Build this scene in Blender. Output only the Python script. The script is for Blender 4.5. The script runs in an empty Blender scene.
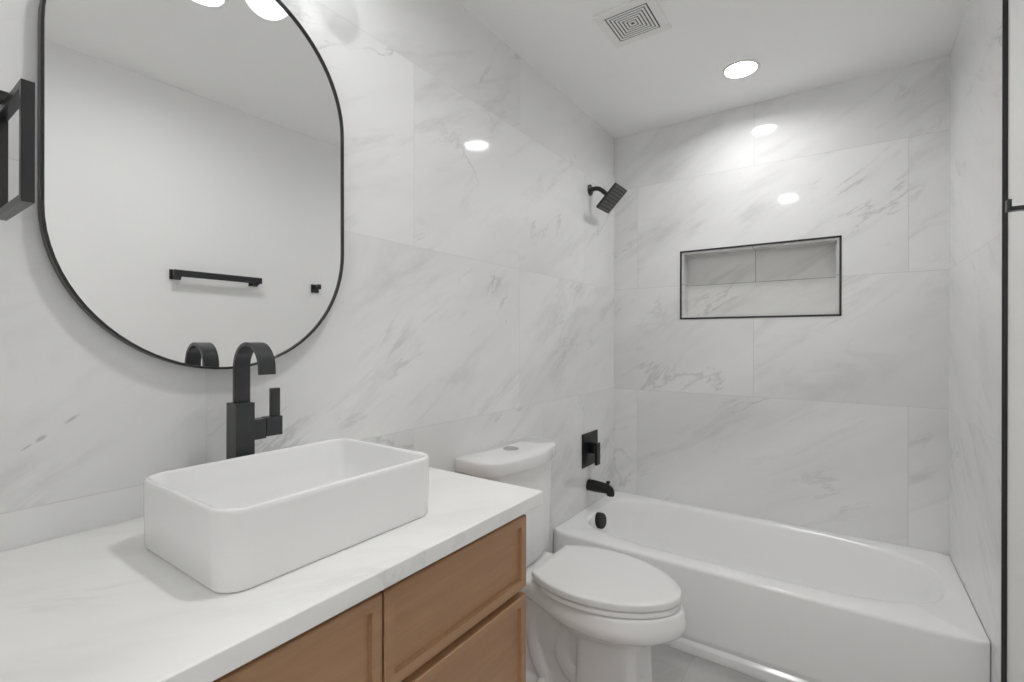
import bpy, bmesh, math
from mathutils import Vector, Matrix
S = bpy.context.scene
C = S.collection
PI = math.pi

# ------------------------------------------------------------------ camera
CAM = (1.1635, 0.0, 1.2736); YAW = 0.6079; FPX = 481.1
cam_d = bpy.data.cameras.new('camera'); cam = bpy.data.objects.new('camera', cam_d); C.objects.link(cam)
cam_d.sensor_width = 36.0; cam_d.lens = FPX / 1024 * 36.0
cam_d.shift_y = (339.65 - 341) / 1024; cam_d.clip_start = 0.01
cam.rotation_mode = 'XYZ'
cam.matrix_world = Matrix.Translation(CAM) @ Matrix.Rotation(YAW, 4, 'Z') @ Matrix.Rotation(PI/2, 4, 'X') @ Matrix.Rotation(0.0022, 4, 'Z')
S.camera = cam

# ------------------------------------------------------------------ world and exposure
w = bpy.data.worlds.new('world'); S.world = w; w.use_nodes = True
w.node_tree.nodes['Background'].inputs[0].default_value = (0.8, 0.85, 0.9, 1)
w.node_tree.nodes['Background'].inputs[1].default_value = 0.3
S.view_settings.view_transform = 'Standard'; S.view_settings.look = 'None'
S.view_settings.gamma = 1; S.view_settings.use_curve_mapping = False
S.view_settings.exposure = 0.0
S.cycles.max_bounces = 20; S.cycles.diffuse_bounces = 12; S.cycles.glossy_bounces = 8
S.cycles.sample_clamp_indirect = 8.0
DISC_TUB = 138.0          # recessed downlight luminance, above the tub
DISC_VANITY = 154.0      # the one near the doorway
GLOBE_POWER = 1.7        # frosted globe luminance
HALL_FILL = 3.6

# ------------------------------------------------------------------ node helpers
def new_mat(name):
    m = bpy.data.materials.new(name); m.use_nodes = True
    return m, m.node_tree, m.node_tree.nodes['Principled BSDF']
class NG:
    def __init__(s, nt): s.nt = nt
    def n(s, t, **k):
        x = s.nt.nodes.new(t)
        for a, b in k.items(): setattr(x, a, b)
        return x
    def put(s, sock, v):
        if isinstance(v, bpy.types.NodeSocket): s.nt.links.new(v, sock)
        else: sock.default_value = v
    def m(s, op, *a, clamp=False):
        x = s.n('ShaderNodeMath', operation=op, use_clamp=clamp)
        for i, v in enumerate(a): s.put(x.inputs[i], v)
        return x.outputs[0]
    def v(s, x, y, z):
        c = s.n('ShaderNodeCombineXYZ')
        for i, q in enumerate((x, y, z)): s.put(c.inputs[i], q)
        return c.outputs[0]
    def vm(s, op, a, b):
        x = s.n('ShaderNodeVectorMath', operation=op); s.put(x.inputs[0], a); s.put(x.inputs[1], b); return x.outputs[0]
    def xyz(s):
        tc = s.n('ShaderNodeTexCoord'); sp = s.n('ShaderNodeSeparateXYZ'); s.put(sp.inputs[0], tc.outputs['Object'])
        return tc.outputs['Object'], sp.outputs[0], sp.outputs[1], sp.outputs[2]
    def noise(s, vec, scale, detail=4, rough=.5, dist=0):
        x = s.n('ShaderNodeTexNoise'); s.put(x.inputs['Vector'], vec); x.inputs['Scale'].default_value = scale
        x.inputs['Detail'].default_value = detail; x.inputs['Roughness'].default_value = rough; x.inputs['Distortion'].default_value = dist
        return x.outputs['Fac']
    def step(s, v, a, b):
        x = s.n('ShaderNodeMapRange', interpolation_type='SMOOTHSTEP'); s.put(x.inputs[0], v)
        x.inputs[1].default_value = a; x.inputs[2].default_value = b; return x.outputs[0]
    def mix(s, f, a, b):
        x = s.n('ShaderNodeMix', data_type='RGBA'); s.put(x.inputs[0], f); s.put(x.inputs[6], a); s.put(x.inputs[7], b); return x.outputs[2]

def plain(name, col, rough=.5, metal=0, coat=0, spec=.5, emit=None, es=0):
    m, nt, b = new_mat(name)
    b.inputs['Base Color'].default_value = (*col, 1); b.inputs['Roughness'].default_value = rough
    b.inputs['Metallic'].default_value = metal; b.inputs['Coat Weight'].default_value = coat
    b.inputs['Specular IOR Level'].default_value = spec
    if emit: b.inputs['Emission Color'].default_value = (*emit, 1); b.inputs['Emission Strength'].default_value = es
    return m
def mottled(name, col, rough, amt=.03, scale=40, bump=.0, metal=0, spec=.5):
    m, nt, b = new_mat(name); g = NG(nt); co, x, y, z = g.xyz()
    n = g.noise(co, scale, 3)
    g.put(b.inputs['Base Color'], g.mix(n, (*[c*(1-amt) for c in col], 1), (*[min(1, c*(1+amt)) for c in col], 1)))
    b.inputs['Roughness'].default_value = rough; b.inputs['Metallic'].default_value = metal; b.inputs['Specular IOR Level'].default_value = spec
    if bump:
        bp = g.n('ShaderNodeBump'); bp.inputs['Strength'].default_value = bump; bp.inputs['Distance'].default_value = .002
        g.put(bp.inputs['Height'], n); g.put(b.inputs['Normal'], bp.outputs[0])
    return m

def marble_tile(name, axis, u0, pitch=1.242, v0=.98, course=.5985, par=0, base=(.855, .857, .855), grout=.80, seed=0, rough=.07, marks=(), slope=1.0):
    """polished porcelain slabs in running bond with drifting diagonal grey veins"""
    m, nt, b = new_mat(name); g = NG(nt); co, x, y, z = g.xyz()
    u = x if axis == 'x' else y
    vv = z if axis != 'f' else x
    r = g.m('DIVIDE', g.m('SUBTRACT', vv, v0), course)
    if axis != 'f': r = g.m('MAXIMUM', r, -.97)
    row = g.m('FLOOR', r)
    odd = g.m('ABSOLUTE', g.m('MODULO', g.m('ADD', row, 100 + par), 2.0))
    c = g.m('DIVIDE', g.m('SUBTRACT', g.m('SUBTRACT', u, u0), g.m('MULTIPLY', odd, pitch/2)), pitch)
    col = g.m('FLOOR', c)
    wn = g.n('ShaderNodeTexWhiteNoise', noise_dimensions='3D'); g.put(wn.inputs['Vector'], g.v(row, col, seed))
    off = g.vm('MULTIPLY', wn.outputs['Color'], (7, 7, 7))
    P = g.vm('ADD', g.v(u, vv, 0.0), off)
    rot = g.n('ShaderNodeMapping', vector_type='POINT'); g.put(rot.inputs[0], P); rot.inputs['Rotation'].default_value = (0, 0, -.55*slope)
    st = g.vm('MULTIPLY', rot.outputs[0], (.55, 1.9, 1.0))
    warp = g.noise(P, 1.3, 3, .5)
    # long thin veins
    n1 = g.noise(st, 1.35, 9, .62, .9)
    d1 = g.m('ABSOLUTE', g.m('SUBTRACT', n1, .5))
    thin = g.m('SUBTRACT', 1.0, g.step(d1, 0.0, .014))
    thin = g.m('MULTIPLY', thin, g.step(g.noise(P, 2.1, 3), .50, .66))
    # smoky diagonal streaks
    n2 = g.noise(g.vm('ADD', st, (3.1, 1.7, 0)), 1.9, 12, .64, .7)
    smoky = g.m('MULTIPLY', g.step(n2, .50, .72), g.step(warp, .40, .60))
    st2 = g.vm('MULTIPLY', rot.outputs[0], (.8, 4.5, 1.0))
    n3 = g.noise(st2, 2.6, 8, .68, .5)
    streak = g.m('MULTIPLY', g.step(n3, .50, .70), g.step(g.noise(g.vm('ADD', st, (9, 4, 0)), 1.6, 3), .42, .62))
    cloud = g.noise(st, 1.1, 5, .55)
    dark = tuple(k*.50 for k in base)
    pale = tuple(k*.90 for k in base)
    c0 = g.mix(g.step(cloud, .35, .68), (*base, 1), (*pale, 1))
    c0 = g.mix(g.m('MULTIPLY', streak, .29), c0, (*dark, 1))
    c1 = g.mix(g.m('MULTIPLY', smoky, .38), c0, (*dark, 1))
    c2 = g.mix(g.m('MULTIPLY', thin, .42), c1, (*dark, 1))
    for mu, mv, ml, mw in marks:      # short dark inclusions in the stone
        a, b2 = g.m('SUBTRACT', u, mu), g.m('SUBTRACT', vv, mv)
        p = g.m('ADD', g.m('MULTIPLY', a, .82/ml), g.m('MULTIPLY', b2, .57/ml)); q = g.m('ADD', g.m('MULTIPLY', a, -.57/mw), g.m('MULTIPLY', b2, .82/mw))
        d = g.m('SQRT', g.m('ADD', g.m('MULTIPLY', p, p), g.m('MULTIPLY', q, q)))
        d = g.m('ADD', d, g.m('MULTIPLY', g.m('SUBTRACT', g.noise(co, 60, 3), .5), .9))
        c2 = g.mix(g.m('MULTIPLY', g.m('SUBTRACT', 1.0, g.step(d, .3, 1.15)), .46), c2, (.30, .30, .29, 1))
    fr = g.m('SUBTRACT', r, row); fc = g.m('SUBTRACT', c, col)
    dr = g.m('MULTIPLY', g.m('MINIMUM', fr, g.m('SUBTRACT', 1.0, fr)), course)
    dc = g.m('MULTIPLY', g.m('MINIMUM', fc, g.m('SUBTRACT', 1.0, fc)), pitch)
    gd = g.m('MINIMUM', dr, dc)
    gm = g.m('LESS_THAN', gd, .0013)
    g.put(b.inputs['Base Color'], g.mix(gm, c2, (base[0]*grout, base[1]*grout, base[2]*grout, 1)))
    g.put(b.inputs['Roughness'], g.m('ADD', rough, g.m('MULTIPLY', gm, .12)))
    bp = g.n('ShaderNodeBump'); bp.inputs['Strength'].default_value = .1; bp.inputs['Distance'].default_value = .001
    g.put(bp.inputs['Height'], g.m('SUBTRACT', 1.0, g.m('SUBTRACT', 1.0, g.step(gd, 0.0, .0025)))); g.put(b.inputs['Normal'], bp.outputs[0])
    return m

WHITE = (.80, .80, .79)
M = {}
M['tile_left'] = marble_tile('marble_tile_left', 'y', 1.109, v0=.98, par=1, seed=3, grout=.86, marks=((.222, 1.098, .011, .0045), (.262, 1.126, .014, .004), (.203, 1.085, .009, .002), (1.63, 1.35, .006, .004)))
M['tile_back'] = marble_tile('marble_tile_back', 'x', .146, v0=.98, par=1, seed=11)
M['tile_right'] = marble_tile('marble_tile_right', 'y', 2.2, v0=.98, par=0, seed=5)
M['niche_tile'] = marble_tile('marble_tile_niche_shaded', 'x', .762, pitch=1.2, v0=1.585, course=.5, par=0, seed=8, base=(.74, .74, .73), grout=.35)  # same slabs with a darker base: the recess shade is put into the colour
M['floor_tile'] = marble_tile('floor_tile', 'f', 1.30, pitch=1.2, v0=.66, course=.6, par=0, seed=21, base=(.56, .555, .545), rough=.12)
M['paint'] = mottled('wall_paint', (.88, .88, .875), .6, .01, 30)
M['ceiling'] = mottled('ceiling_paint', (.94, .94, .935), .75, .01, 30)
M['ceramic'] = mottled('white_porcelain', (.86, .86, .86), .08, .006, 6)
M['acrylic'] = mottled('white_tub_enamel', (.92, .92, .92), .14, .006, 5)
M['plastic'] = mottled('white_seat_plastic', (.84, .84, .835), .22, .006, 8)
M['vent'] = mottled('white_vent_plastic', (.85, .85, .84), .4, .01, 20)
M['ventdark'] = plain('vent_gap', (.03, .03, .03), .8)
M['black'] = mottled('matte_black_metal', (.021, .021, .023), .33, .10, 60, metal=0, spec=.5)
M['blackfit'] = mottled('black_fitting_metal', (.010, .010, .011), .30, .10, 60, spec=.35)
M['blackbrush'] = mottled('brushed_black_metal', (.030, .031, .034), .30, .18, 90, metal=0, spec=.6)
M['chrome'] = plain('chrome', (.62, .62, .62), .18, 1)
M['rubber'] = plain('dark_rubber', (.11, .11, .11), .6)
M['mirror'] = plain('mirror_silver', (.93, .935, .935), .0, 1)
M['mirrorback'] = plain('mirror_backing', (.10, .10, .10), .7)
M['lamp_tub'] = plain('lamp_diffuser_tub', (.9, .9, .9), .4, emit=(1, .997, .99), es=DISC_TUB)
M['lamp_vanity'] = plain('lamp_diffuser_vanity', (.9, .9, .9), .4, emit=(1, .997, .99), es=DISC_VANITY)
M['globe'] = plain('frosted_globe', (.9, .9, .9), .3, emit=(.97, .985, 1), es=GLOBE_POWER*.8)
_nt = M['globe'].node_tree; _g = NG(_nt); _tr = _g.n('ShaderNodeBsdfTransparent'); _mx = _g.n('ShaderNodeMixShader'); _mx.inputs[0].default_value = .45
_nt.links.new(_nt.nodes['Principled BSDF'].outputs[0], _mx.inputs[1]); _nt.links.new(_tr.outputs[0], _mx.inputs[2]); _nt.links.new(_mx.outputs[0], _nt.nodes['Material Output'].inputs[0])
M['hall_fill_glow'] = plain('hall_fill_glow', (.9, .9, .9), .4, emit=(1, 1, 1), es=HALL_FILL)

def wood():
    m, nt, b = new_mat('light_brown_wood'); g = NG(nt); co, x, y, z = g.xyz()
    P = g.v(g.m('MULTIPLY', x, 20.0), g.m('MULTIPLY', y, 1.6), g.m('MULTIPLY', z, 22.0))
    n = g.noise(P, 1.6, 6, .6, .4); n2 = g.noise(g.vm('MULTIPLY', P, (2, 2.5, 5)), 4, 4)
    f = g.m('ADD', g.m('MULTIPLY', n, .7), g.m('MULTIPLY', n2, .3))
    g.put(b.inputs['Base Color'], g.mix(g.step(f, .3, .7), (.385, .218, .117, 1), (.455, .264, .146, 1)))
    b.inputs['Roughness'].default_value = .38
    return m
M['wood'] = wood()
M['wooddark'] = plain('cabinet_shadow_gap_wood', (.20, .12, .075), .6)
def quartz():
    m, nt, b = new_mat('white_quartz'); g = NG(nt); co, x, y, z = g.xyz()
    rot = g.n('ShaderNodeMapping'); g.put(rot.inputs[0], co); rot.inputs['Rotation'].default_value = (0, 0, .5)
    P = g.vm('MULTIPLY', rot.outputs[0], (3.0, .9, 1.5))
    n = g.noise(P, 2.4, 9, .6, .8); k = g.noise(g.vm('ADD', P, (5, 2, 0)), 1.7, 8, .6, .5)
    vein = g.m('SUBTRACT', 1.0, g.step(g.m('ABSOLUTE', g.m('SUBTRACT', n, .5)), 0, .035))
    vein = g.m('MULTIPLY', vein, g.step(g.noise(P, 1.1, 3), .42, .62))
    c = g.mix(g.step(k, .42, .72), (.90, .898, .885, 1), (.80, .80, .785, 1))
    g.put(b.inputs['Base Color'], g.mix(g.m('MULTIPLY', vein, .5), c, (.58, .57, .545, 1)))
    b.inputs['Roughness'].default_value = .22
    return m
M['quartz'] = quartz()

# ------------------------------------------------------------------ object helpers
def link(name, bm, mat, parent=None, smooth=False, bevel=0, seg=2, angle=40):
    me = bpy.data.meshes.new(name)
    bmesh.ops.recalc_face_normals(bm, faces=bm.faces)
    if smooth:
        for f in bm.faces: f.smooth = True
        lim = math.radians(angle)
        for e in bm.edges:
            if len(e.link_faces) == 2 and e.calc_face_angle(0) > lim: e.smooth = False
    bm.to_mesh(me); bm.free()
    o = bpy.data.objects.new(name, me); C.objects.link(o)
    for mm in (mat if isinstance(mat, (list, tuple)) else [mat]): me.materials.append(mm)
    if parent:
        o.parent = parent
        o.matrix_parent_inverse = parent.matrix_world.inverted() if False else Matrix.Translation(-parent.location)
    if bevel:
        b = o.modifiers.new('bevel', 'BEVEL'); b.width = bevel; b.segments = seg; b.limit_method = 'ANGLE'; b.harden_normals = False
        for p in me.polygons: p.use_smooth = True
        o.modifiers.new('wn', 'WEIGHTED_NORMAL').keep_sharp = True
    return o
def tag(o, label=None, cat=None, group=None, kind=None):
    if label: o['label'] = label
    if cat: o['category'] = cat
    if group: o['group'] = group
    if kind: o['kind'] = kind
    return o
def thing(name, label, cat, loc, group=None):
    o = bpy.data.objects.new(name, None); C.objects.link(o); o.location = loc; o.empty_display_size = .05
    return tag(o, label, cat, group)
def struct(name, bm, mat, **k):
    o = link(name, bm, mat, **k); o['kind'] = 'structure'; return o
def box(bm, a, b):
    x0, y0, z0 = a; x1, y1, z1 = b
    v = [bm.verts.new(p) for p in [(x0,y0,z0),(x1,y0,z0),(x1,y1,z0),(x0,y1,z0),(x0,y0,z1),(x1,y0,z1),(x1,y1,z1),(x0,y1,z1)]]
    for f in [(3,2,1,0),(4,5,6,7),(0,1,5,4),(1,2,6,5),(2,3,7,6),(3,0,4,7)]: bm.faces.new([v[i] for i in f])
    return v
def B(*boxes):
    bm = bmesh.new()
    for a, b in boxes: box(bm, a, b)
    return bm
def loft(bm, rings, cap0=True, cap1=True, closed=False):
    R = [[bm.verts.new(p) for p in r] for r in rings]
    n = len(R[0]); pairs = list(zip(R[:-1], R[1:])) + ([(R[-1], R[0])] if closed else [])
    for a, b in pairs:
        for i in range(n): bm.faces.new((a[i], a[(i+1) % n], b[(i+1) % n], b[i]))
    if not closed and cap0: bm.faces.new(R[0][::-1])
    if not closed and cap1: bm.faces.new(R[-1])
    return R
def rrect(cx, cy, hx, hy, r, z, k=8):
    pts = []
    for (sx, sy, a0) in ((1, 1, 0), (-1, 1, PI/2), (-1, -1, PI), (1, -1, 3*PI/2)):
        for i in range(k+1):
            a = a0 + PI/2*i/k
            pts.append((cx + sx*(hx-r) + r*math.cos(a), cy + sy*(hy-r) + r*math.sin(a), z))
    return pts
def lathe(bm, prof, origin, axis, n=32, cap0=True, cap1=True):
    """prof: list of (radius, height along axis)"""
    ax = Vector(axis).normalized(); t = ax.orthogonal().normalized(); s = ax.cross(t); o = Vector(origin)
    loft(bm, [[tuple(o + ax*h + (t*math.cos(2*PI*i/n) + s*math.sin(2*PI*i/n))*r) for i in range(n)] for r, h in prof], cap0, cap1)
def tube(bm, pts, rad, n=16):
    P = [Vector(p) for p in pts]; rings = []
    T0 = (P[1]-P[0]).normalized(); nrm = T0.orthogonal().normalized()
    for i, p in enumerate(P):
        t = ((P[min(i+1, len(P)-1)] - P[max(i-1, 0)])).normalized()
        nrm = (nrm - t*nrm.dot(t)).normalized(); b = t.cross(nrm)
        r = rad[i] if isinstance(rad, (list, tuple)) else rad
        rings.append([tuple(p + (nrm*math.cos(2*PI*j/n) + b*math.sin(2*PI*j/n))*r) for j in range(n)])
    loft(bm, rings)
def smoothpts(pts, n=8):
    P = [Vector(p) for p in pts]; out = []
    for i in range(len(P)-1):
        a = P[max(i-1, 0)]; b = P[i]; c = P[i+1]; d = P[min(i+2, len(P)-1)]
        for k in range(n):
            t = k/n
            out.append(tuple(.5*((2*b) + (-a+c)*t + (2*a-5*b+4*c-d)*t*t + (-a+3*b-3*c+d)*t**3)))
    out.append(tuple(P[-1])); return out

# ------------------------------------------------------------------ the room shell
W, D, H = 1.524, 2.761, 2.50
WP = 1.534; YT = 1.907                                   # painted right wall, start of the tiled alcove return
struct('floor', B(((-.12, -1.6, -.08), (2.2, D+.12, 0))), M['floor_tile'])
LIGHTS = [(.741, .745), (.767, 2.38)]; CAN = .0655; LID_D = .024
bm = bmesh.new(); X0, X1, Y0, Y1, hq = -.12, 2.2, -1.6, D+.22, .1
box(bm, (X0, Y0, H+.03), (X1, Y1, H+.08))
ys = [Y0] + [v for _, ly in LIGHTS for v in (ly-hq, ly+hq)] + [Y1]
for i in range(0, len(ys)-1, 2): box(bm, (X0, ys[i], H), (X1, ys[i+1], H+.03))
for lx, ly in LIGHTS:
    box(bm, (X0, ly-hq, H), (lx-hq, ly+hq, H+.03)); box(bm, (lx+hq, ly-hq, H), (X1, ly+hq, H+.03))
    sq, ci = [], []
    for i in range(64):
        a = 2*PI*(i+.5)/64; c, s_ = math.cos(a), math.sin(a); k = hq/max(abs(c), abs(s_))
        if i % 16 == 7: k = hq*math.sqrt(2)*.9999; c, s_ = math.copysign(.70710678, c), math.copysign(.70710678, s_)
        sq.append((lx+c*k, ly+s_*k)); a = 2*PI*(i+.5)/64; ci.append((lx+CAN*math.cos(a), ly+CAN*math.sin(a)))
    loft(bm, [[(x, y, H) for x, y in sq], [(x, y, H) for x, y in ci], [(x, y, H+.03) for x, y in ci]], False, False)
struct('ceiling', bm, M['ceiling'])
struct('wall_left', B(((-.12, .06, 0), (0, D+.2, H))), M['tile_left'])
# back wall with the recess cut through the slab
NX0, NX1, NZ0, NZ1, ND = .400, 1.136, 1.396, 1.764, .095
bm = bmesh.new()
for x0, x1, z0, z1 in [(0, NX0, 0, H), (NX1, W+.1, 0, H), (NX0, NX1, 0, NZ0), (NX0, NX1, NZ1, H)]:
    box(bm, (x0, D, z0), (x1, D+.2, z1))
bmesh.ops.remove_doubles(bm, verts=bm.verts, dist=1e-5)
struct('wall_back', bm, M['tile_back'])
struct('wall_right', B(((WP, -.06, 0), (WP+.12, YT+.05, H))), M['paint'])
struct('wall_alcove', B(((W, YT, 0), (WP+.12, D+.1, H))), M['tile_right'])
struct('trim_1', B(((W-.0015, YT-.006, 0), (WP, YT, H))), M['black'])
# doorway wall the camera stands in, with the hall behind it
struct('wall_front', B(((-.12, -.06, 0), (.62, .06, H)), ((1.50, -.06, 0), (WP, .06, H)), ((.62, -.06, 2.06), (1.50, .06, H))), M['paint'])
struct('wall_hall', B(((-.12, -1.60, 0), (2.2, -1.50, H)), ((-.12, -1.5, 0), (-.02, -.06, H)), ((2.1, -1.5, 0), (2.2, -.06, H)), ((WP, -.06, 0), (2.2, .0, H))), M['paint'])
o = link('hall_fill_panel', B(((.35, -1.1, H-.02), (1.75, -.5, H-.001))), M['hall_fill_glow'])  # added glowing panel out of view, stands in for light through the doorway
tag(o, 'added flat white fill panel, unseen in the hall, standing in for light through the doorway', 'light')

# ------------------------------------------------------------------ shower niche
t = thing('shower_niche', 'recessed marble niche with black metal edging in the back tiled wall', 'niche', ((NX0+NX1)/2, D, NZ0))
bm = bmesh.new(); yb = D + ND; th = .012
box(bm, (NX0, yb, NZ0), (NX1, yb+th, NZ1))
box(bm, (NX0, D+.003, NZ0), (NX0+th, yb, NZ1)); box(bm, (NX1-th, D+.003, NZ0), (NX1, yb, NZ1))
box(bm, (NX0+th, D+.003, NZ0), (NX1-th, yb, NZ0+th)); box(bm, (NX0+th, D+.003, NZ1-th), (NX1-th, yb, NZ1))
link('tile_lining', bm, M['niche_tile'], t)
bm = bmesh.new(); e = .007
for a, b in [((NX0-e, D-.0025, NZ0-e), (NX1+e, D+.006, NZ0+.002)), ((NX0-e, D-.0025, NZ1-.002), (NX1+e, D+.006, NZ1+e)),
             ((NX0-e, D-.0025, NZ0-e), (NX0+.002, D+.006, NZ1+e)), ((NX1-.002, D-.0025, NZ0-e), (NX1+e, D+.006, NZ1+e))]: box(bm, a, b)
tag(link('edge_trim', bm, M['black'], t), 'black metal edge trim')

# ------------------------------------------------------------------ recessed lights, vent
def recessed(x, y, label, lamp, dep):
    t = thing('recessed_light', label, 'light', (x, y, H), 'round recessed ceiling lights')
    bm = bmesh.new(); lathe(bm, [(.080, -.0002), (.080, -.002), (.077, -.004), (.067, -.004), (.0645, -.002), (.0640, .026), (.0653, .026), (.0653, -.0002)], (x, y, H), (0, 0, 1), 64, False, False)
    link('trim_ring', bm, M['vent'], t, smooth=True)
    bm = bmesh.new(); lathe(bm, [(.0638, dep), (.0638, dep+.003)], (x, y, H), (0, 0, 1), 48)
    link('diffuser', bm, M[lamp], t)
recessed(.767, 2.38, 'glowing round recessed light in the ceiling above the bathtub', 'lamp_tub', .020)
recessed(.741, .745, 'glowing round recessed light in the ceiling near the doorway, seen in the mirror', 'lamp_vanity', .007)

vx, vy = .484, 1.787
t = thing('exhaust_vent', 'square white ceiling vent with concentric square slots', 'vent', (vx, vy, H))
bm = bmesh.new()
def sq_ring(bm, cx, cy, ro, ri, z0, z1):
    for a, b in [((cx-ro, cy-ro, z0), (cx+ro, cy-ri, z1)), ((cx-ro, cy+ri, z0), (cx+ro, cy+ro, z1)), ((cx-ro, cy-ri, z0), (cx-ri, cy+ri, z1)), ((cx+ri, cy-ri, z0), (cx+ro, cy+ri, z1))]: box(bm, a, b)
sq_ring(bm, vx, vy, .116, .0815, H-.0075, H)
link('cover_frame', bm, M['vent'], t, bevel=.003)
link('backing', B(((vx-.0815, vy-.0815, H-.0055), (vx+.0815, vy+.0815, H))), M['ventdark'], t)
bm = bmesh.new()
for i in range(6):
    ro = .0770 - i*.0125
    sq_ring(bm, vx, vy, ro, max(ro-.0080, .0001), H-.0064, H-.0055)
link('grille', bm, M['vent'], t)

# ------------------------------------------------------------------ vanity cabinet
CY0, CY1, CX = .075, .930, .535
t = thing('vanity_cabinet', 'light brown wooden vanity cabinet with slim framed fronts', 'cabinet', (0.28, .5, 0))
bm = B(((.004, CY0, .10), (.018, CY1, .882)), ((.018, CY0, .10), (CX, CY0+.016, .882)), ((.018, CY1-.016, .10), (CX, CY1, .882)),
       ((.018, CY0+.016, .10), (CX, CY1-.016, .118)), ((CX-.018, CY0+.016, .845), (CX, CY1-.016, .882)), ((CX-.018, .50, .118), (CX, .535, .845)),
       ((CX-.018, CY0+.016, .118), (CX, CY0+.05, .845)), ((CX-.018, CY1-.04, .118), (CX, CY1-.016, .845)),
       ((CX-.018, .535, .675), (CX, CY1-.04, .71)), ((CX-.018, .535, .385), (CX, CY1-.04, .415)), ((CX-.03, CY0+.016, .118), (CX-.018, CY1-.016, .882)))
link('body', bm, M['wood'], t)
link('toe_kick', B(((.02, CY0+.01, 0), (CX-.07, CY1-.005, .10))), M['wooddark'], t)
def front(name, y0, y1, z0, z1, fr=.021):
    bm = bmesh.new(); x0, x1 = CX+.001, CX+.020; q = .0028
    O = [(y0+q*0, z0), (y1, z0), (y1, z1), (y0, z1)]
    def rect(x, d): return [(x, y0+d, z0+d), (x, y1-d, z0+d), (x, y1-d, z1-d), (x, y0+d, z1-d)]
    loft(bm, [rect(x0, 0), rect(x1-.002, 0), rect(x1, .002), rect(x1, fr), rect(x1-.009, fr+.0012), rect(x1-.009, fr+.002)])
    return link(name, bm, M['wood'], t)
front('door', CY0+.004, .5145, .125, .867)
front('drawer', .519, .936, .702, .867)
front('drawer', .519, .936, .400, .685)
front('drawer', .519, .936, .125, .384)

o = link('countertop', B(((.001, .0615, .885), (.5755, .977, .916))), M['quartz'], bevel=.0025, seg=2)
tag(o, 'white veined stone countertop on the wooden vanity', 'countertop')

# ------------------------------------------------------------------ vessel sink
sx, sy = .311, .5205; hx, hy = .158, .209
t = thing('vessel_sink', 'rectangular white ceramic vessel sink with rounded corners on the countertop', 'sink', (sx, sy, .916))
bm = bmesh.new(); z0 = .9162; K = 10
prof = [(.007, .034, .000), (.004, .036, .002), (.0025, .038, .006), (.001, .040, .060), (0, .042, .110), (.0005, .042, .1165), (.0025, .041, .119),
        (.006, .038, .1195), (.0085, .036, .118), (.010, .035, .113), (.013, .038, .070), (.022, .045, .030), (.045, .060, .014), (.09, .03, .010)]
rings = []
for inset, r, z in prof:
    rings.append(rrect(sx, sy, hx-inset, hy-inset, max(.01, min(r, hx-inset-.002)), z0+z, K))
loft(bm, rings)
link('basin', bm, M['ceramic'], t, smooth=True, angle=60)
bm = bmesh.new(); lathe(bm, [(.024, 0), (.024, .003), (.020, .005), (.008, .0055)], (sx, sy, z0+.010), (0, 0, 1), 32)
tag(link('drain', bm, M['black'], t, smooth=True), 'black drain stopper')

# ------------------------------------------------------------------ tall vessel faucet
fx0, fx1, fy0, fy1 = .078, .121, .494, .533
t = thing('faucet', 'tall matte black faucet with arched flat spout behind the sink', 'faucet', (.1, .513, .916))
link('body', B(((fx0, fy0, .9165), (fx1, fy1, 1.138))), M['blackbrush'], t, bevel=.0012)
link('base_plate', B(((fx0-.004, fy0-.004, .9163), (fx1+.004, fy1+.004, .9215))), M['blackbrush'], t, bevel=.001)
bm = bmesh.new(); R = .051; xc = .151; zc = 1.2125; th = .007; w0, w1 = .4985, .5315
path = [(xc-R, 1.130), (xc-R, zc-.02)] + [(xc+R*math.cos(a), zc+R*math.sin(a)) for a in [PI - PI*i/24*1.0 for i in range(25)]]
last = path[-1]; path.append((last[0]+.0005, last[1]-.012)) if False else None
path.append((path[-1][0]+.001*0 + (path[-1][0]-path[-2][0])*1.6, path[-1][1] + (path[-1][1]-path[-2][1])*1.6))
rings = []
for i, (px, pz) in enumerate(path):
    a = path[max(i-1, 0)]; b = path[min(i+1, len(path)-1)]
    tx, tz = b[0]-a[0], b[1]-a[1]; L = math.hypot(tx, tz); nx, nz = -tz/L, tx/L
    h = th/2; rings.append([(px+nx*h, w0, pz+nz*h), (px+nx*h, w1, pz+nz*h), (px-nx*h, w1, pz-nz*h), (px-nx*h, w0, pz-nz*h)])
loft(bm, rings)
link('spout', bm, M['blackbrush'], t, smooth=True, angle=50)
hd = link('handle', B(((.086, fy1+.031, 1.058), (.112, fy1+.067, 1.100)), ((.094, fy1+.045, 1.100), (.102, fy1+.067, 1.163))), M['blackbrush'], t, bevel=.0012)
link('valve_stem', B(((.085, fy1-.001, 1.055), (.113, fy1+.029, 1.099))), M['blackbrush'], t, bevel=.001)

# ------------------------------------------------------------------ wall mirror
my, mz0, mz1, mr = .5175, 1.206, 2.127, .3015
t = thing('wall_mirror', 'large pill shaped mirror with thin black frame hanging above the sink', 'mirror', (0, my, 1.67))
def pill(r, x, k=40):
    pts = []
    for c, a0 in ((mz1-mr, 0), (mz0+mr, PI)):
        for i in range(k+1):
            a = a0 + PI*i/k
            pts.append((x, my + r*math.cos(a), c + r*math.sin(a)))
    return pts
bm = bmesh.new()
loft(bm, [pill(mr, .006), pill(mr, .0285), pill(mr-.0008, .0295), pill(mr-.0045, .0295), pill(mr-.005, .0285), pill(mr-.005, .006)], closed=True)
f1 = tag(link('frame', bm, M['black'], t, smooth=True, angle=35), 'thin black metal frame')
bm = bmesh.new(); loft(bm, [pill(mr-.0052, .020), pill(mr-.0052, .024)])
f2 = tag(link('glass', bm, M['mirror'], t), 'silvered mirror glass')
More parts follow.
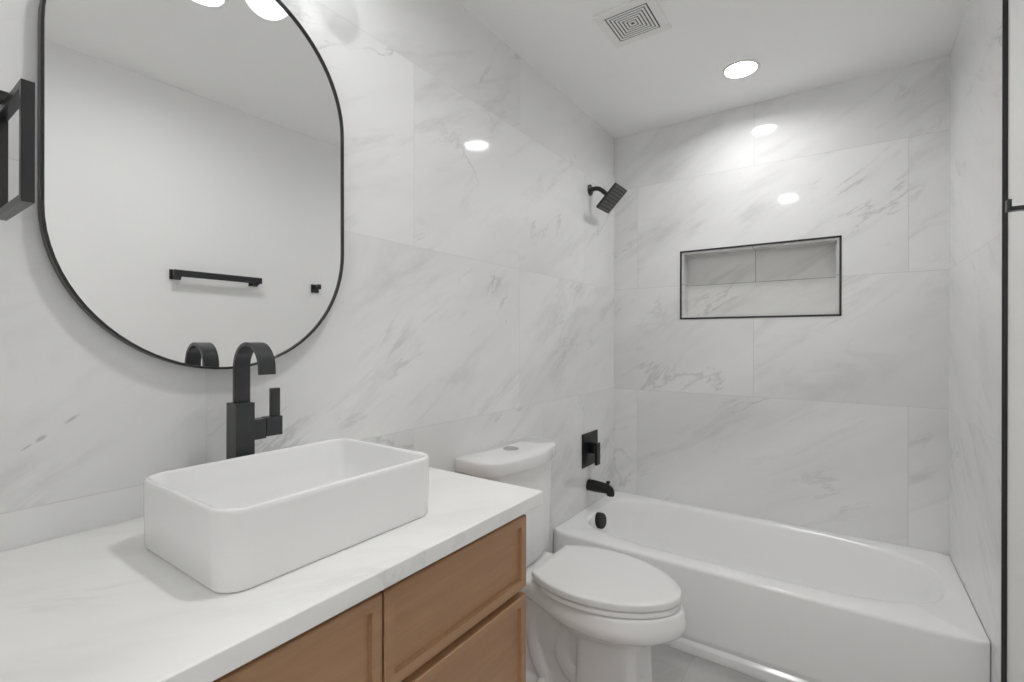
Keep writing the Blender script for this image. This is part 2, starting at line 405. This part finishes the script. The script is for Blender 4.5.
bm = bmesh.new(); loft(bm, [pill(mr-.0052, .008), pill(mr-.0052, .0195)]); link('backing', bm, M['mirrorback'], t)
t.rotation_euler = (0, -.006, -.0132)

# ------------------------------------------------------------------ vanity light with five globes (above the mirror, seen in reflections)
t = thing('vanity_light', 'black bar wall light with five white glowing globes above the mirror, seen in its reflections', 'light', (0, .51, 2.3))
link('back_plate', B(((.001, .45, 2.275), (.018, .57, 2.335))), M['black'], t, bevel=.002)
link('bar', B(((.06, .19, 2.297), (.078, .83, 2.313)), ((.018, .503, 2.299), (.06, .517, 2.311))), M['black'], t, bevel=.001)
for i in range(5):
    y = .21 + .15*i; z = 2.240 - .066*(i % 2); r = .060; x = .118; zt = 2.292
    bm = bmesh.new(); lathe(bm, [(.014, z+r-.004), (.014, zt+.010), (.010, zt+.016)], (x, y, 0), (0, 0, 1), 20); box(bm, (.074, y-.006, zt+.006), (x, y+.006, zt+.018))
    so = link('socket', bm, M['black'], t, smooth=True)
    bm = bmesh.new(); bmesh.ops.create_uvsphere(bm, u_segments=32, v_segments=20, radius=r, matrix=Matrix.Translation((x, y, z)))
    tag(link('globe', bm, M['globe'], so, smooth=True), 'frosted white glass globe')

# ------------------------------------------------------------------ towel ring at the left edge, hung from the doorway wall
t = thing('towel_ring', 'square black towel ring standing out at the left edge of the picture beside the mirror', 'towel ring', (.12, .061, 1.63))
bm = bmesh.new(); x0, x1, z0, z1, s = .030, .2115, 1.467, 1.639, .0105
for a, b in [((x0, .160, z0), (x1, .1745, z0+s)), ((x0, .160, z1-s), (x1, .1745, z1)), ((x0, .160, z0+s), (x0+s, .1745, z1-s)), ((x1-s, .160, z0+s), (x1, .1745, z1-s))]: box(bm, a, b)
bmesh.ops.remove_doubles(bm, verts=bm.verts, dist=1e-5)
link('ring', bm, M['black'], t)
link('post', B(((.075, .068, 1.6395), (.099, .172, 1.6545))), M['black'], t, bevel=.001)
link('wall_plate', B(((.062, .0605, 1.622), (.112, .0685, 1.672))), M['black'], t, bevel=.001)

# ------------------------------------------------------------------ towel bar and robe hook on the painted wall
t = thing('towel_bar', 'straight black towel bar on the painted wall, reflected in the mirror', 'towel bar', (WP, 1.11, 1.6))
for y in (.927, 1.290):
    link('wall_plate', B(((WP-.008, y-.0235, 1.575), (WP-.0005, y+.0235, 1.622))), M['black'], t, bevel=.001)
    link('post', B(((WP-.048, y-.012, 1.580), (WP-.007, y+.012, 1.602))), M['black'], t, bevel=.001)
link('bar', B(((WP-.056, .905, 1.586), (WP-.046, 1.313, 1.617))), M['black'], t, bevel=.001)
t = thing('robe_hook', 'small square black robe hook on the painted wall beside the shower trim', 'hook', (WP, 1.65, 1.59))
link('wall_plate', B(((WP-.008, 1.627, 1.570), (WP-.0005, 1.674, 1.618))), M['black'], t, bevel=.001)
link('arm', B(((WP-.047, 1.640, 1.588), (WP-.007, 1.662, 1.598)), ((WP-.052, 1.640, 1.588), (WP-.044, 1.662, 1.616))), M['black'], t, bevel=.0008)

# ------------------------------------------------------------------ bathtub
t = thing('bathtub', 'white alcove bathtub with flat apron between the marble walls', 'bathtub', (W/2, 2.39, 0))
bx0, bx1, by0, by1, bz = .002, W-.002, 2.008, D-.002, .358
N = 120
def ell(cx, cy, ax0, ax1, ay0, ay1, n, z):
    pts = []
    for i in range(N):
        a = 2*PI*i/N + PI/N; c, s = math.cos(a), math.sin(a)
        m = n + (1.6 if c < 0 else 0)*abs(c)**.5
        k = (abs(c)**m + abs(s)**m)**(-1/m)
        pts.append((cx + k*c*(ax1 if c > 0 else ax0), cy + k*s*(ay1 if s > 0 else ay0), z))
    return pts
def outer(z, d=0, df=0):
    cx, cy = (bx0+bx1)/2, (by0+by1)/2; pts = []
    hx_, hy_ = (bx1-bx0)/2, (by1-by0)/2
    for i in range(N):
        a = 2*PI*i/N + PI/N; c, s = math.cos(a), math.sin(a)
        k = 1/max(abs(c), abs(s)); X, Y = k*c, k*s
        # spread corner points so that the corners stay square
        pts.append((cx + X*(hx_-d), cy + Y*hy_ + (df if Y < -.999 else 0)*1, z))
    return pts
icx, icy = .800, 2.425
rings = [outer(.103), outer(.20), outer(.345), outer(.354, .0, .003), outer(bz, 0, .010)]
rings += [ell(icx, icy, .742, .672, .330, .300, 3.0, bz+.0005), ell(icx, icy, .735, .664, .322, .292, 3.0, bz-.003), ell(icx, icy, .729, .655, .314, .284, 2.9, bz-.014),
          ell(icx, icy, .722, .640, .305, .276, 2.9, .300), ell(icx, icy, .705, .600, .288, .262, 2.9, .220), ell(icx-.01, icy, .67, .545, .270, .246, 2.9, .130),
          ell(icx-.02, icy, .585, .500, .248, .226, 3.0, .085), ell(icx-.02, icy, .520, .43, .20, .185, 2.8, .068), ell(icx-.02, icy, .3, .25, .1, .1, 2.4, .064)]
bm = bmesh.new(); loft(bm, rings, False, True)
# bring the outer rings' corner points to the true corners
bm.verts.ensure_lookup_table()
link('basin', bm, M['acrylic'], t, smooth=True, angle=50)
bm = bmesh.new()
# apron foot: shallow channel, then a strip that steps forward again to the floor
prof = [(by0+.0005, .104), (by0+.0005, .078), (by0+.014, .070), (by0+.015, .052), (by0+.004, .042), (by0+.002, .038), (by0+.002, .012), (by0+.008, .010), (by0+.008, .0), (by0+.05, 0), (by0+.05, .104)]
loft(bm, [[(bx0, y, z) for y, z in prof], [(bx1, y, z) for y, z in prof]])
link('apron_foot', bm, M['acrylic'], t)
bm = bmesh.new(); ox, oy, oz = .074, 2.435, .295
lathe(bm, [(.041, -.02), (.041, .030), (.038, .034), (.030, .0355), (.004, .0355)], (ox-.004, oy-.060, oz+.014), (1, -.12, .12), 36)
tag(link('overflow_cover', bm, M['blackfit'], t, smooth=True), 'round black overflow cover')
bm = bmesh.new(); lathe(bm, [(.03, 0), (.03, .003), (.02, .005), (.004, .006)], (.32, 2.42, .064), (0, 0, 1), 28)
tag(link('drain', bm, M['black'], t, smooth=True), 'round black drain')

# ------------------------------------------------------------------ tub and shower fittings
vy0, vz0 = 2.420, .675
t = thing('shower_valve', 'square black shower control with lever handle on the tiled wall', 'shower valve', (0, vy0, vz0))
link('wall_plate', B(((.0005, vy0-.094, vz0-.091), (.008, vy0+.094, vz0+.091))), M['blackfit'], t, bevel=.0015)
link('stem', B(((.008, vy0-.026, vz0-.020), (.040, vy0+.026, vz0+.032))), M['blackfit'], t, bevel=.002)
link('handle', B(((.041, vy0-.020, vz0-.083), (.056, vy0+.022, vz0+.036))), M['blackfit'], t, bevel=.002)

t = thing('tub_spout', 'black tub spout with diverter knob above the bathtub end', 'spout', (0, 2.41, .478))
bm = bmesh.new(); tube(bm, smoothpts([(.001, 2.41, .478), (.03, 2.41, .478), (.075, 2.41, .4765), (.108, 2.41, .474), (.123, 2.41, .466), (.129, 2.41, .452), (.129, 2.41, .442)], 5),
     [.0315]*6 + [.0315-(i/24)*.012 for i in range(25)], 24)
sb = link('spout_body', bm, M['blackfit'], t, smooth=True, angle=60)
bm = bmesh.new(); lathe(bm, [(.0055, 0), (.0055, .018), (.011, .020), (.011, .027), (.006, .029)], (.116, 2.41, .488), (0, 0, 1), 16)
link('diverter_knob', bm, M['blackfit'], sb, smooth=True)

t = thing('shower_fixture', 'square black shower head on a bent arm high on the tiled wall', 'shower head', (0, 2.42, 2.098))
bm = bmesh.new(); lathe(bm, [(.030, .0005), (.030, .006), (.022, .012), (.011, .014)], (0, 2.42, 2.098), (1, 0, 0), 32)
link('flange', bm, M['black'], t, smooth=True)
bm = bmesh.new(); tube(bm, smoothpts([(.01, 2.42, 2.098), (.035, 2.42, 2.101), (.058, 2.42, 2.094), (.085, 2.42, 2.072), (.108, 2.42, 2.049)], 6), .0122, 16)
link('arm', bm, M['black'], t, smooth=True)
HC = Vector((.128, 2.42, 2.031)); ax = Vector((.712, 0, .702)); ay = Vector((0, 1, 0)); nn = Vector((.702, 0, -.712))
def hp(u, v, d): return tuple(HC + ax*u + ay*v + nn*d)
bm = bmesh.new(); a = .078
def hr(s, d, r=.006): return [hp(p[0], p[1], d) for p in rrect(0, 0, s, s, r, 0, 4)]
loft(bm, [hr(a-.004, -.005), hr(a, -.002), hr(a, .004), hr(a-.002, .006)])
plate = link('head_plate', bm, M['black'], t)
bm = bmesh.new(); lathe(bm, [(.016, -.020), (.016, -.012), (.024, -.005)], HC, nn, 24)
link('swivel', bm, M['black'], t, smooth=True)
bm = bmesh.new()
for i in range(8):
    u = -.066 + i*.0189
    c = [hp(u-.0045, -.070, .006), hp(u+.0045, -.070, .006), hp(u+.0045, .070, .006), hp(u-.0045, .070, .006)]
    d_ = [hp(u-.0035, -.069, .0085), hp(u+.0035, -.069, .0085), hp(u+.0035, .069, .0085), hp(u-.0035, .069, .0085)]
    loft(bm, [c, d_])
tag(link('nozzle_strips', bm, M['rubber'], plate), 'rows of dark grey rubber nozzles')

# ------------------------------------------------------------------ toilet
tc, bc = 1.540, 1.572
t = thing('toilet', 'white two piece toilet with elongated closed lid between vanity and bathtub', 'toilet', (.4, bc, 0))
def dshape(x0, x1, cy, hw, z, bul, r=.035, k=8):
    """D outline: straight against the wall, front corners round and the front bowed"""
    pts = []
    n = 14
    yb = hw - .006
    pts.append((x0, cy+yb, z)); pts.append((x0, cy-yb, z))
    fx = x1 - bul
    for i in range(k+1):
        a = PI + PI/2*i/k*1.0
        pts.append((fx - r + r*math.cos(a-PI/2-PI/2+PI/2+PI/2)*0 + r*math.sin((a-PI)), cy - hw + r - r*math.cos(a-PI), z))
    for i in range(1, n):
        f = -1 + 2*i/n; yy = f*(hw-r)
        pts.append((fx + bul*(1-f*f), cy + yy, z))
    for i in range(k+1):
        a = PI/2*(1-i/k)
        pts.append((fx - r + r*math.sin(a), cy + hw - r + r*math.cos(a), z))
    return pts
bm = bmesh.new()
loft(bm, [dshape(.030, .150, tc, .150, .412, .012), dshape(.024, .178, tc, .170, .420, .018), dshape(.020, .188, tc, .178, .450, .02), dshape(.018, .192, tc, .191, .60, .022), dshape(.018, .196, tc, .202, .795, .024)])
link('tank', bm, M['ceramic'], t, smooth=True, angle=50)
bm = bmesh.new()
loft(bm, [dshape(.006, .208, tc, .230, .7955, .026, .075), dshape(.004, .2145, tc, .2355, .797, .028, .078), dshape(.004, .216, tc, .237, .800, .028, .078), dshape(.004, .216, tc, .237, .838, .028, .078), dshape(.0045, .2145, tc, .2355, .8435, .028, .078), dshape(.008, .209, tc, .231, .8465, .028, .075), dshape(.05, .15, tc, .12, .847, .02, .03)])
tl = link('tank_lid', bm, M['ceramic'], t, smooth=True, angle=60)
bm = bmesh.new(); lathe(bm, [(.030, 0), (.030, .003), (.027, .005), (.004, .0055)], (.088, tc, .8463), (0, 0, 1), 32)
tag(link('flush_button', bm, M['chrome'], tl, smooth=True), 'round chrome flush button')

def egg(prof, z, cy=bc, sc=1.0, k=6, ins=0.0):
    xs = [p[0] for p in prof]; L = smoothpts([(x, h, 0) for x, h in prof], k)
    right = [(x, max(0, h)) for x, h, _ in L]
    pts = [(x, cy + h, z) for x, h in right] + [(x, cy - h, z) for x, h in reversed(right[:-1])]
    if ins:
        n = len(pts); out = []
        for i, p in enumerate(pts):
            a = pts[i-1]; b = pts[(i+1) % n]; tx, ty = b[0]-a[0], b[1]-a[1]; l = math.hypot(tx, ty) or 1
            out.append((p[0] - ty/l*ins*-1*-1, p[1] + tx/l*ins*-1*-1*-1*-1 if False else p[1] + tx/l*ins, p[2]))
        # orientation: profile runs +y side first (clockwise), so the inward normal is (ty, -tx)
        out = []
        for i, p in enumerate(pts):
            a = pts[i-1]; b = pts[(i+1) % n]; tx, ty = b[0]-a[0], b[1]-a[1]; l = math.hypot(tx, ty) or 1
            out.append((p[0] + ty/l*ins, p[1] - tx/l*ins, p[2]))
        pts = out
    return pts
LID = [(.243, .118), (.252, .134), (.30, .164), (.36, .184), (.42, .1925), (.50, .187), (.58, .164), (.65, .124), (.70, .075), (.722, .036), (.729, 0)]
bm = bmesh.new()
loft(bm, [egg(LID, .4335, ins=.022), egg(LID, .4345), egg(LID, .4495), egg(LID, .4535, ins=.0012), egg(LID, .4555, ins=.004)] + [[(.46+(p[0]-.46)*k, bc+(p[1]-bc)*k, zz) for p in egg(LID, zz, ins=.004)] for k, zz in ((.9, .4565), (.6, .4572), (.3, .4574))])
link('lid', bm, M['plastic'], t, smooth=True, angle=60)
SEAT = [(x*.985+.006 if x > .3 else x+.035, h*.985) for x, h in LID]
SEAT = [(.285, .140), (.30, .158), (.33, .172), (.37, .184), (.42, .190), (.50, .185), (.58, .162), (.65, .122), (.70, .073), (.720, .035), (.727, 0)]
bm = bmesh.new(); loft(bm, [egg(SEAT, .4112, ins=.022), egg(SEAT, .4125, ins=.001), egg(SEAT, .4255, ins=.001), egg(SEAT, .4280, ins=.004)])
link('seat', bm, M['plastic'], t, smooth=True, angle=60)
for s in (-1, 1):
    y = bc + s*.078
    link('hinge', B(((.232, y-.022, .407), (.262, y+.022, .4315))), M['plastic'], t, bevel=.005, seg=3)

# bowl: one continuous ceramic body
def outl(x0, x1, hw, z, wx=.45, cy=bc, back=None, n=2.3):
    """closed outline, rounder towards the front"""
    pts = []; K = 56; cx = x0 + (x1-x0)*wx
    for i in range(K):
        a = 2*PI*i/K; c, s = math.cos(a), math.sin(a); m = n if c > 0 else (back or n)
        k = (abs(c)**m + abs(s)**m)**(-1/m)
        pts.append((cx + k*c*((x1-cx) if c > 0 else (cx-x0)), cy + k*s*hw, z))
    return pts
bm = bmesh.new()
RIM = [(.150, .098), (.20, .106), (.27, .132), (.36, .170), (.44, .187), (.52, .187), (.60, .168), (.67, .127), (.715, .076), (.737, .036), (.744, 0)]
loft(bm, [egg(RIM, .4085, ins=.016), egg(RIM, .404, ins=.010), egg(RIM, .385, ins=.003), egg(RIM, .365, ins=-.002), egg(RIM, .350, ins=-.001), egg(RIM, .339, ins=.004), egg(RIM, .330, ins=.013), egg(RIM, .324, ins=.024)]
     + [[(.42+(p[0]-.42)*k, bc+(p[1]-bc)*k2, zz) for p in egg(RIM, zz, ins=.022)] for k, k2, zz in ((.86, .84, .312), (.72, .68, .290), (.62, .58, .25), (.55, .5, .15))])
# tank deck
loft(bm, [rrect(.140, bc, .120, .118, .03, .350), rrect(.140, bc, .122, .130, .03, .38), rrect(.140, bc, .122, .130, .03, .400), rrect(.140, bc, .118, .126, .03, .409)])
loft(bm, [rrect(.235, bc, .115, .070, .05, .15), rrect(.215, bc, .12, .085, .05, .30), rrect(.19, bc, .13, .105, .05, .36)])
# front pedestal block and rear body
loft(bm, [rrect(.505, bc, .114, .112, .035, .0), rrect(.505, bc, .112, .110, .035, .03), rrect(.505, bc, .106, .106, .035, .15), rrect(.505, bc, .104, .106, .035, .31)])
loft(bm, [rrect(.33, bc, .20, .070, .04, .0), rrect(.33, bc, .19, .066, .04, .33)])
# foot
loft(bm, [rrect(.335, bc, .240, .118, .06, .0), rrect(.335, bc, .238, .116, .06, .022), rrect(.335, bc, .225, .10, .06, .036)])
# trapway bulging at both sides
for s in (-1, 1):
    yy = bc + s*.046
    tube(bm, smoothpts([(.40, yy, .29), (.345, yy, .235), (.335, yy+s*.004, .165), (.375, yy+s*.004, .105), (.45, yy, .085)], 6), .036, 14)
    tube(bm, smoothpts([(.26, yy, .33), (.225, yy, .27), (.215, yy+s*.004, .19), (.235, yy+s*.006, .11), (.27, yy+s*.006, .05), (.28, yy, .0)], 6), .036, 14)
o = link('bowl', bm, M['ceramic'], t)
r = o.modifiers.new('remesh', 'REMESH'); r.mode = 'VOXEL'; r.voxel_size = .0055; r.use_smooth_shade = True
s_ = o.modifiers.new('smooth', 'SMOOTH'); s_.factor = .6; s_.iterations = 7
for s in (-1, 1):
    bm = bmesh.new(); lathe(bm, [(.019, 0), (.019, .008), (.015, .018), (.007, .023)], (.265, bc + s*.092, .034), (0, 0, 1), 20)
    link('bolt_cap', bm, M['ceramic'], t, smooth=True)
